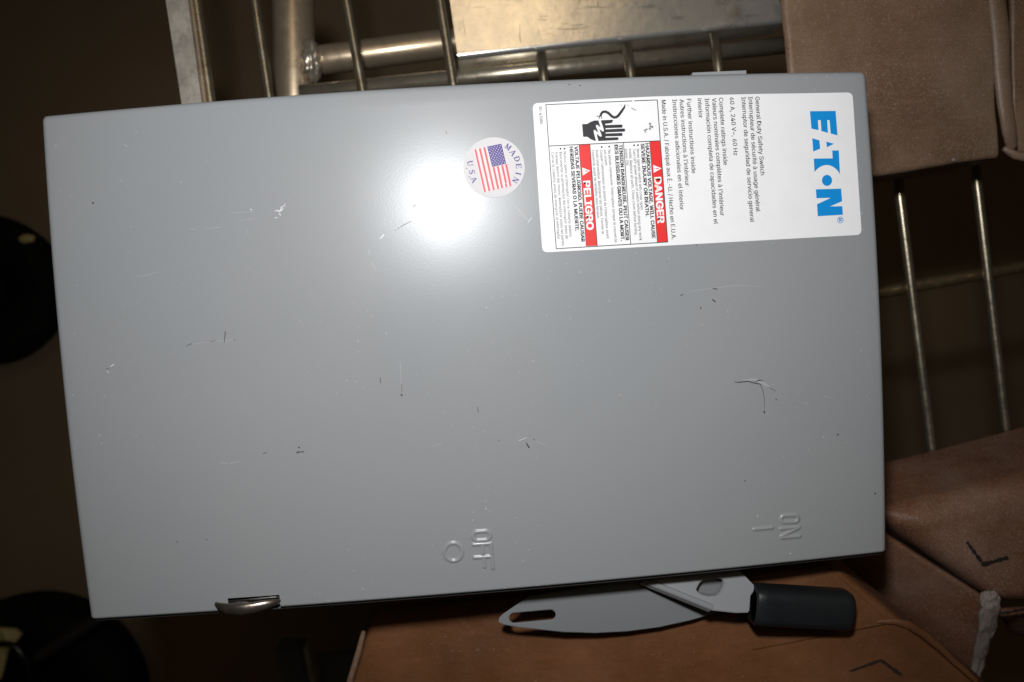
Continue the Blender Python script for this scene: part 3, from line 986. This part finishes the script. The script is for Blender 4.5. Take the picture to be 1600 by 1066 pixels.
def slab(name, quad, z, th, m, parent, bev=0.0008):
    bm = bmesh.new()
    tp = [at(x, y, z) for x, y in quad]
    hi = [bm.verts.new(p) for p in tp]
    lo_ = [bm.verts.new(p - Vector((0, 0, th))) for p in tp]
    bm.faces.new(hi); bm.faces.new(lo_[::-1])
    for k in range(4):
        bm.faces.new((lo_[k], lo_[(k + 1) % 4], hi[(k + 1) % 4], hi[k]))
    bmesh.ops.bevel(bm, geom=list(bm.edges), offset=bev, segments=2, affect='EDGES')
    return bm_obj(name, bm, m, parent)


slab('edge_bar', [(255, -20), (290, -20), (360, 500), (335, 500)], -0.099, 0.009, M_BAR, CT, 0.0006)
slab('edge_strip', [(288.5, -20), (297, -20), (372, 520), (359, 500)], -0.1035, 0.006, M_TUBE, CT, 0.0004)
tube('upright_tube', [at(457, -60, -0.150), at(459.5, 70, -0.150), at(462, 260, -0.150)], 0.0106, M_TUBE, CT, 28)
tube('branch_tube', [at(466, 99, -0.148), at(560, 86.5, -0.148), at(760, 60, -0.148)], 0.0074, M_TUBE, CT, 24)
# weld beads round the joint
bm = bmesh.new()
jc = at(488, 96, -0.142)
bmesh.ops.create_icosphere(bm, subdivisions=4, radius=1.0)
for v in bm.verts:
    k = 1 + 0.28 * noise.noise(v.co * 3.1) + 0.16 * noise.noise(v.co * 7.3)
    v.co = Vector((v.co.x * 0.0048, v.co.y * 0.0102, v.co.z * 0.0075)) * k
    v.co += jc
bm_obj('weld_bead', bm, M_WELD, CT, True)

# folded plate: top sheet, bend, flange
A_, B_ = at(716, 92, -0.1088), at(1224, 35, -0.1088)
T0, T1 = at(697, -40, -0.1088), at(1208, -40, -0.1088)
fd = Vector((A_ - T0)); fd.normalize()
r = 0.0022
rows = [(T0, T1), (A_ - fd * (r + 0.0012), B_ - fd * (r + 0.0012))]
nseg = 24
for k in range(13):
    a = k / 12 * math.pi / 2
    off = fd * (r * math.sin(a) - r) + Vector((0, 0, -r * (1 - math.cos(a))))
    rows.append((A_ + off, B_ + off))
rows.append((A_ + Vector((0, 0, -0.017)), B_ + Vector((0, 0, -0.017))))
vs, fs = [], []
for p, q in rows:
    for k in range(nseg + 1):
        vs.append(p.lerp(q, k / nseg))
for i in range(len(rows) - 1):
    for k in range(nseg):
        fs.append((i * (nseg + 1) + k, (i + 1) * (nseg + 1) + k, (i + 1) * (nseg + 1) + k + 1, i * (nseg + 1) + k + 1))
pl = mesh('folded_plate', vs, fs, M_PLATE, CT, False)
sm = pl.modifiers.new('thick', 'SOLIDIFY'); sm.thickness = 0.0015; sm.offset = -1
pl['label'] = 'scratched golden-lit sheet with turned-down flange'

# lower frame far below, bottom of the picture
slab('lower_leg', [(428, 1012), (473, 1012), (494, 1120), (447, 1120)], -0.30, 0.02, M_GREYLEG, CT, 0.002)
slab('lower_leg_edge', [(472.5, 1010), (480, 1010), (503, 1120), (494.5, 1120)], -0.297, 0.02, M_BAR, CT, 0.001)
slab('lower_panel', [(484, 1025), (556, 1018), (566, 1120), (506, 1120)], -0.32, 0.006, M_GREYLEG, CT, 0.001)


# ------------------------------------------------------------------ cartons
def nz(p, amp, sc, seed=0.0):
    q = Vector((p.x * sc + seed, p.y * sc + seed * 0.7, p.z * sc))
    return amp * (noise.noise(q) + 0.45 * noise.noise(q * 2.3) + 0.2 * noise.noise(q * 5.1))


def soft_slab(name, quad, H, r, m, parent, nx=60, ny=60, amp=0.0012, sc=28, seed=0.0, flare=0.0, bulge=0.0, under=0.0):
    """closed carton with rounded, slightly crushed edges; quad = world corners of its top (far-left, far-right, near-right, near-left)"""
    q = [Vector(p) for p in quad]
    lx = ((q[1] - q[0]).length + (q[2] - q[3]).length) / 2
    ly = ((q[3] - q[0]).length + (q[2] - q[1]).length) / 2

    def stn(n, ln):
        a = [(k / n * (1 - 2 * r / ln) + r / ln, 0.0, 0.0) for k in range(n + 1)]
        e = []
        for k in range(1, 7):
            t_ = k / 6 * math.pi / 2
            e.append((1 - r / ln + r / ln * math.sin(t_), r * (1 - math.cos(t_)), 0.0))
        for k in range(1, 7):
            e.append((1 + flare / ln * k / 6, r + (H - r) * k / 6, 0.0))
        return [(1 - c, d, f) for c, d, f in reversed(e)] + a + e

    sx, sy = stn(nx, lx), stn(ny, ly)
    sx = [(a + under / lx * max(0, (d - r) / (H - r)) if a <= 0 else a, d, f) for a, d, f in sx]
    nrm = (q[1] - q[0]).cross(q[3] - q[0]).normalized()
    if nrm.z < 0:
        nrm = -nrm
    vs, fs = [], []
    for a, da, _ in sx:
        for b, db, _ in sy:
            p = (q[0] * (1 - a) + q[1] * a) * (1 - b) + (q[3] * (1 - a) + q[2] * a) * b
            drop = min(H, da + db)
            bl = bulge * max(0, 1 - (2 * a - 1) ** 2) * max(0, 1 - (2 * b - 1) ** 2)
            p = p - nrm * (drop - bl)
            k = nz(p, amp, sc, seed)
            p = p + nrm * k + Vector((nz(p, amp * 0.6, sc * 1.3, seed + 9), nz(p, amp * 0.6, sc * 1.3, seed + 19), 0))
            vs.append(p)
    n2 = len(sy)
    for i in range(len(sx) - 1):
        for j in range(n2 - 1):
            fs.append((i * n2 + j, i * n2 + j + 1, (i + 1) * n2 + j + 1, (i + 1) * n2 + j))
    o = mesh(name, vs, fs, m, parent, True)
    bm = bmesh.new(); bm.from_mesh(o.data); bmesh.ops.recalc_face_normals(bm, faces=bm.faces); bm.to_mesh(o.data); bm.free()
    return o


def soft_patch(name, quad, th, m, parent, nx=40, ny=30, amp=0.0010, sc=30, seed=0.0, bulge=0.0, ragged=0.0):
    q = [Vector(p) for p in quad]
    nrm = (q[1] - q[0]).cross(q[3] - q[0]).normalized()
    if nrm.z < 0:
        nrm = -nrm
    vs, fs = [], []
    for i in range(nx + 1):
        a = i / nx
        for j in range(ny + 1):
            b = j / ny
            p = (q[0] * (1 - a) + q[1] * a) * (1 - b) + (q[3] * (1 - a) + q[2] * a) * b
            p = p + nrm * (nz(p, amp, sc, seed) + bulge * 4 * b * (1 - b))
            if ragged and i in (0, nx):
                p = p + (q[1] - q[0]).normalized() * ragged * noise.noise(p * 260)
            vs.append(p)
    for i in range(nx):
        for j in range(ny):
            fs.append((i * (ny + 1) + j, i * (ny + 1) + j + 1, (i + 1) * (ny + 1) + j + 1, (i + 1) * (ny + 1) + j))
    o = mesh(name, vs, fs, m, parent, True)
    bm = bmesh.new(); bm.from_mesh(o.data); bmesh.ops.recalc_face_normals(bm, faces=bm.faces)
    if sum(f.normal.z for f in bm.faces) < 0:
        bmesh.ops.reverse_faces(bm, faces=bm.faces)
    bm.to_mesh(o.data); bm.free()
    sm_ = o.modifiers.new('thick', 'SOLIDIFY'); sm_.thickness = th; sm_.offset = -1
    return o


def surf_ribbon(name, pts, wd, fz, m, parent, lift):
    """marker stroke drawn on a carton's top"""
    P = []
    for (x0_, y0_), (x1_, y1_) in zip(pts[:-1], pts[1:]):
        for k in range(20):
            j_ = 0.9 * noise.noise(Vector((x0_ + k * 0.7, y0_, 4)))
            P.append((x0_ + (x1_ - x0_) * k / 20 + j_, y0_ + (y1_ - y0_) * k / 20 + j_))
    P.append(pts[-1])
    V_, F_ = [], []
    n = len(P)
    for i, (x, y) in enumerate(P):
        xa, ya = P[max(i - 1, 0)]; xb, yb = P[min(i + 1, n - 1)]
        l = math.hypot(xb - xa, yb - ya)
        hw_ = wd[0] + (wd[1] - wd[0]) * i / (n - 1)
        hw_ *= 0.8 + 0.7 * noise.noise(Vector((x * 0.35, y * 0.35, 1)))
        nx_, ny_ = -(yb - ya) / l * hw_ / 2, (xb - xa) / l * hw_ / 2
        for sgn in (1, -1):
            p = on_plane(x + nx_ * sgn, y + ny_ * sgn, fz)
            V_.append(p + Vector((0, 0, lift(p))))
    for i in range(n - 1):
        F_.append((2 * i, 2 * i + 2, 2 * i + 3, 2 * i + 1))
    o = mesh(name, V_, F_, m, parent)
    if sum(p.normal.z for p in o.data.polygons) < 0:
        o.data.flip_normals()
    return o


# upper right carton
ZU = -0.0565
U = empty('cardboard_carton', at(1400, 120, -0.104), 'brown dusty carton at the upper right corner, touching the label end of the switch', 'carton', 'brown cartons around the switch')
soft_slab('carton_body', [at(1219, -80, ZU), at(1546, -80, ZU), at(1566, 246, ZU), at(1249, 290, ZU)], 0.0475, 0.0022, M_CART_U, U, 90, 80, 0.0016, 17, 3.0, under=0.021)
tube('folded_edge', [at(1548, -60, ZU), at(1556, 0, ZU), at(1563, 60, ZU), at(1565, 110, ZU), at(1570, 160, ZU), at(1577, 205, ZU), at(1581, 228, ZU - 0.003)],
     [0.0038, 0.0040, 0.0042, 0.0036, 0.0033, 0.0031, 0.0026], M_CART_U, U, 18, flat=0.55)
soft_patch('side_flap', [at(1578, -80, ZU - 0.008), at(1720, -80, ZU - 0.008), at(1720, 262, ZU - 0.006), at(1586, 236, ZU - 0.010)], 0.003, M_CART_U, U, 30, 40, 0.0012, 30, 5.0)
tube('rolled_lip', [at(1570, 233, ZU - 0.003), at(1585, 242, ZU - 0.002), at(1610, 247, ZU - 0.002), at(1680, 252, ZU - 0.002)], [0.0012, 0.0018, 0.0021, 0.0024], M_CART_U, U, 14)
for x, y, r_ in ((1490, 250, 1.8),):
    bm = bmesh.new()
    bmesh.ops.create_icosphere(bm, subdivisions=2, radius=1)
    c = at(x, y, ZU)
    for v in bm.verts:
        kk = 1 + 0.5 * noise.noise(v.co * 2.2 + Vector((x, 0, 0)))
        v.co = c + Vector((v.co.x * 0.0009 * r_ / 2, v.co.y * 0.0008 * r_ / 2, v.co.z * 0.0006)) * kk
    bm_obj('paper_chip', bm, M_FRAY, U, True)

# lower right carton
ZA = -0.0565
A = empty('cardboard_carton', at(1500, 820, -0.104), 'very dusty brown carton with torn pale corner and marker tick, lower right', 'carton', 'brown cartons around the switch')
soft_slab('carton_body', [at(1374, 806, ZA), at(1790, 700, ZA), at(1790, 960, ZA), at(1560, 946, ZA)], 0.0475, 0.012, M_CART_A, A, 60, 50, 0.0008, 26, 11.0, flare=0.006, bulge=0.001)
soft_patch('hanging_flap', [at(1376, 834, ZA - 0.001), at(1552, 944, ZA - 0.001), at(1520, 1085, ZA - 0.030), at(1300, 884, ZA - 0.034)], 0.003, M_CART_A, A, 44, 30, 0.0007, 22, 14.0, bulge=0.003)
tube('torn_corner', [at(1547, 934, ZA + 0.0005), at(1546, 950, ZA), at(1544, 975, ZA - 0.004), at(1537, 1000, ZA - 0.009), at(1529, 1030, ZA - 0.015), at(1521, 1075, ZA - 0.022)],
     [0.0042, 0.0044, 0.0043, 0.0036, 0.0028, 0.0026], M_FRAY, A, 16, flat=0.4)
_tc = bpy.data.objects['torn_corner']
bm = bmesh.new(); bm.from_mesh(_tc.data)
bmesh.ops.subdivide_edges(bm, edges=list(bm.edges), cuts=3, use_grid_fill=True)
for v in bm.verts:
    v.co += Vector((noise.noise(v.co * 420), noise.noise(v.co * 420 + Vector((7, 0, 0))), noise.noise(v.co * 420 + Vector((0, 9, 0))))) * 0.0011
    v.co += Vector((noise.noise(v.co * 1500), noise.noise(v.co * 1500 + Vector((7, 0, 0))), noise.noise(v.co * 1500 + Vector((0, 9, 0))))) * 0.0005
bm.to_mesh(_tc.data); bm.free()
soft_patch('lower_flap', [at(1562, 962, ZA - 0.010), at(1690, 950, ZA - 0.010), at(1690, 1030, ZA - 0.035), at(1575, 985, ZA - 0.035)], 0.003, M_CART_A, A, 20, 14, 0.0006, 25, 15.0)
fa = lambda x, y: ZA
surf_ribbon('marker_tick', [(1507, 845), (1533, 880), (1571, 869)], (5.5, 7.0), fa, M_MARKER, A, lambda p: 0.0016)
surf_ribbon('marker_line', [(1562, 958), (1630, 945)], (5, 5), fa, M_MARKER, A, lambda p: 0.0008)

# bottom carton, leaning under the handle
fb = lambda x, y: -0.0445 + 0.150 * (x + 0.0254)
B = empty('cardboard_carton', at(1000, 1020, -0.1), 'smooth reddish brown carton under the black handle grip at the bottom', 'carton', 'brown cartons around the switch')
quadB = [on_plane(x, y, fb) for x, y in ((582, 950), (1303, 882), (1606, 1130), (520, 1160))]
soft_slab('carton_body', quadB, 0.045, 0.0035, M_CART_B, B, 90, 50, 0.0006, 18, 21.0)
fb2 = lambda x, y: fb(x, y) - 0.0026 + 0.0032 * min(1, max(0, (x - 0.055) / 0.075)) + 0.0003 * noise.noise(Vector((x * 60, y * 60, 3)))
soft_patch('far_flap', [on_plane(x, y, fb2) for x, y in ((590, 956), (1299, 889), (1392, 974), (545, 1142))], 0.0010, M_CART_B, B, 120, 50, 0.0006, 18, 21.0)
tube('creased_rim', [on_plane(x, y, fb2) for x, y in ((1372, 972), (1398, 971), (1420, 977), (1445, 992), (1470, 1013), (1490, 1033), (1525, 1064))],
     [0.0006, 0.0013, 0.0016, 0.0017, 0.0014, 0.0012, 0.0010], M_CART_B, B, 12, flat=0.6)
tube('left_rim', [on_plane(x, y, fb) for x, y in ((568, 988), (560, 1020), (548, 1060), (535, 1110))], [0.0010, 0.0013, 0.0013, 0.0013], M_CART_U, B, 10)
surf_ribbon('marker_chevron', [(1326, 1049), (1376, 1031), (1408, 1055)], (4.0, 7.0), fb, M_MARKER, B,
            lambda p: nz(p, 0.0006, 18, 21.0) + 0.0004)


# ------------------------------------------------------------------ dark things on the floor at the left
def wheel(cx, cy, rpx, z, label, tilt):
    c = at(cx, cy, z)
    R_ = rpx * pxm(z)
    e = empty('rubber_wheel', c, label, 'wheel', 'black wheels on the floor')
    prof = [(0.30, 0.10), (0.55, 0.12), (0.62, 0.20), (0.72, 0.27), (0.86, 0.27), (0.96, 0.18), (1.0, 0.0), (0.96, -0.18), (0.86, -0.27), (0.72, -0.27), (0.62, -0.20), (0.30, -0.12)]
    n = 40
    vs_, fs_ = [], []
    rot = Matrix.Rotation(tilt, 3, 'Y')
    for k in range(n):
        th = 2 * math.pi * k / n
        for a, h in prof:
            vs_.append(c + rot @ Vector((R_ * a * math.cos(th), R_ * a * math.sin(th), R_ * h)))
    m_ = len(prof)
    for k in range(n):
        k2 = (k + 1) % n
        for j in range(m_):
            j2 = (j + 1) % m_
            fs_.append((k * m_ + j, k2 * m_ + j, k2 * m_ + j2, k * m_ + j2))
    mesh('tyre', vs_, fs_, M_RUBBER, e, True)
    bm_ = bmesh.new()
    bmesh.ops.create_cone(bm_, segments=28, radius1=R_ * 0.34, radius2=R_ * 0.30, depth=R_ * 0.3, cap_ends=True)
    for v in bm_.verts:
        v.co = c + rot @ v.co
    bmesh.ops.bevel(bm_, geom=list(bm_.edges), offset=R_ * 0.02, segments=2, affect='EDGES')
    bm_obj('hub', bm_, M_RUBBER, e)
    return e, R_


wh, R1 = wheel(-18, 452, 112, -0.62, 'black round wheel low on the floor at the left edge with yellow spot', 0.05)
wc = at(42, 373, -0.588)
bm = bmesh.new()
bmesh.ops.create_icosphere(bm, subdivisions=3, radius=1)
for v in bm.verts:
    kk = 1 + 0.3 * noise.noise(v.co * 2)
    v.co = wc + Vector((v.co.x * 0.0085, v.co.y * 0.0045, v.co.z * 0.0025)) * kk
bm_obj('yellow_mark', bm, M_YELLOW, wh, True)
wheel(60, 1090, 165, -0.60, 'black round wheel at the bottom left corner beside yellow paper', -0.05)

bm = bmesh.new()
out = [(-60, 985), (0, 982), (24, 984), (33, 992), (24, 1003), (14, 1012), (10, 1025), (5, 1045), (0, 1062), (-60, 1070)]
pp = [at(x, y, -0.545 + 0.004 * math.sin(i * 1.7)) for i, (x, y) in enumerate(out)]
vt_ = [bm.verts.new(p) for p in pp]; vb_ = [bm.verts.new(p - Vector((0, 0, 0.003))) for p in pp]
bm.faces.new(vt_); bm.faces.new(vb_[::-1])
for k in range(len(pp)):
    k2 = (k + 1) % len(pp)
    bm.faces.new((vb_[k], vb_[k2], vt_[k2], vt_[k]))
bmesh.ops.triangulate(bm, faces=[f for f in bm.faces if len(f.verts) > 4])
ys = bm_obj('paper_scrap', bm, M_YELLOW)
ys['label'] = 'torn yellow paper scrap at the lower left edge under a black cord'
ys['category'] = 'paper'
cdl = tube('black_cord', [at(x, y, -0.537) for x, y in ((-60, 1018), (-20, 1009), (0, 1006), (14, 1006), (26, 1012), (40, 1030), (52, 1066), (60, 1120))], 0.0032, M_HOSE, None, 12)
cdl['label'] = 'thin black cord crossing the yellow paper scrap'
cdl['category'] = 'cord'
# ribbed hose: rings along a line
hp = [at(60, 1026, -0.50).lerp(at(160, 962, -0.50), k / 60) for k in range(61)]
M_RIB = mat('dark ribbed metal', (0.10, 0.09, 0.09), 0.35, 0.8)
hs = tube('ribbed_hose', hp, [0.0050 + 0.0013 * (k % 2) for k in range(61)], M_RIB, None, 14)
hs['label'] = 'dark ribbed hose with a row of tiny glints below the lower left corner'
hs['category'] = 'hose'
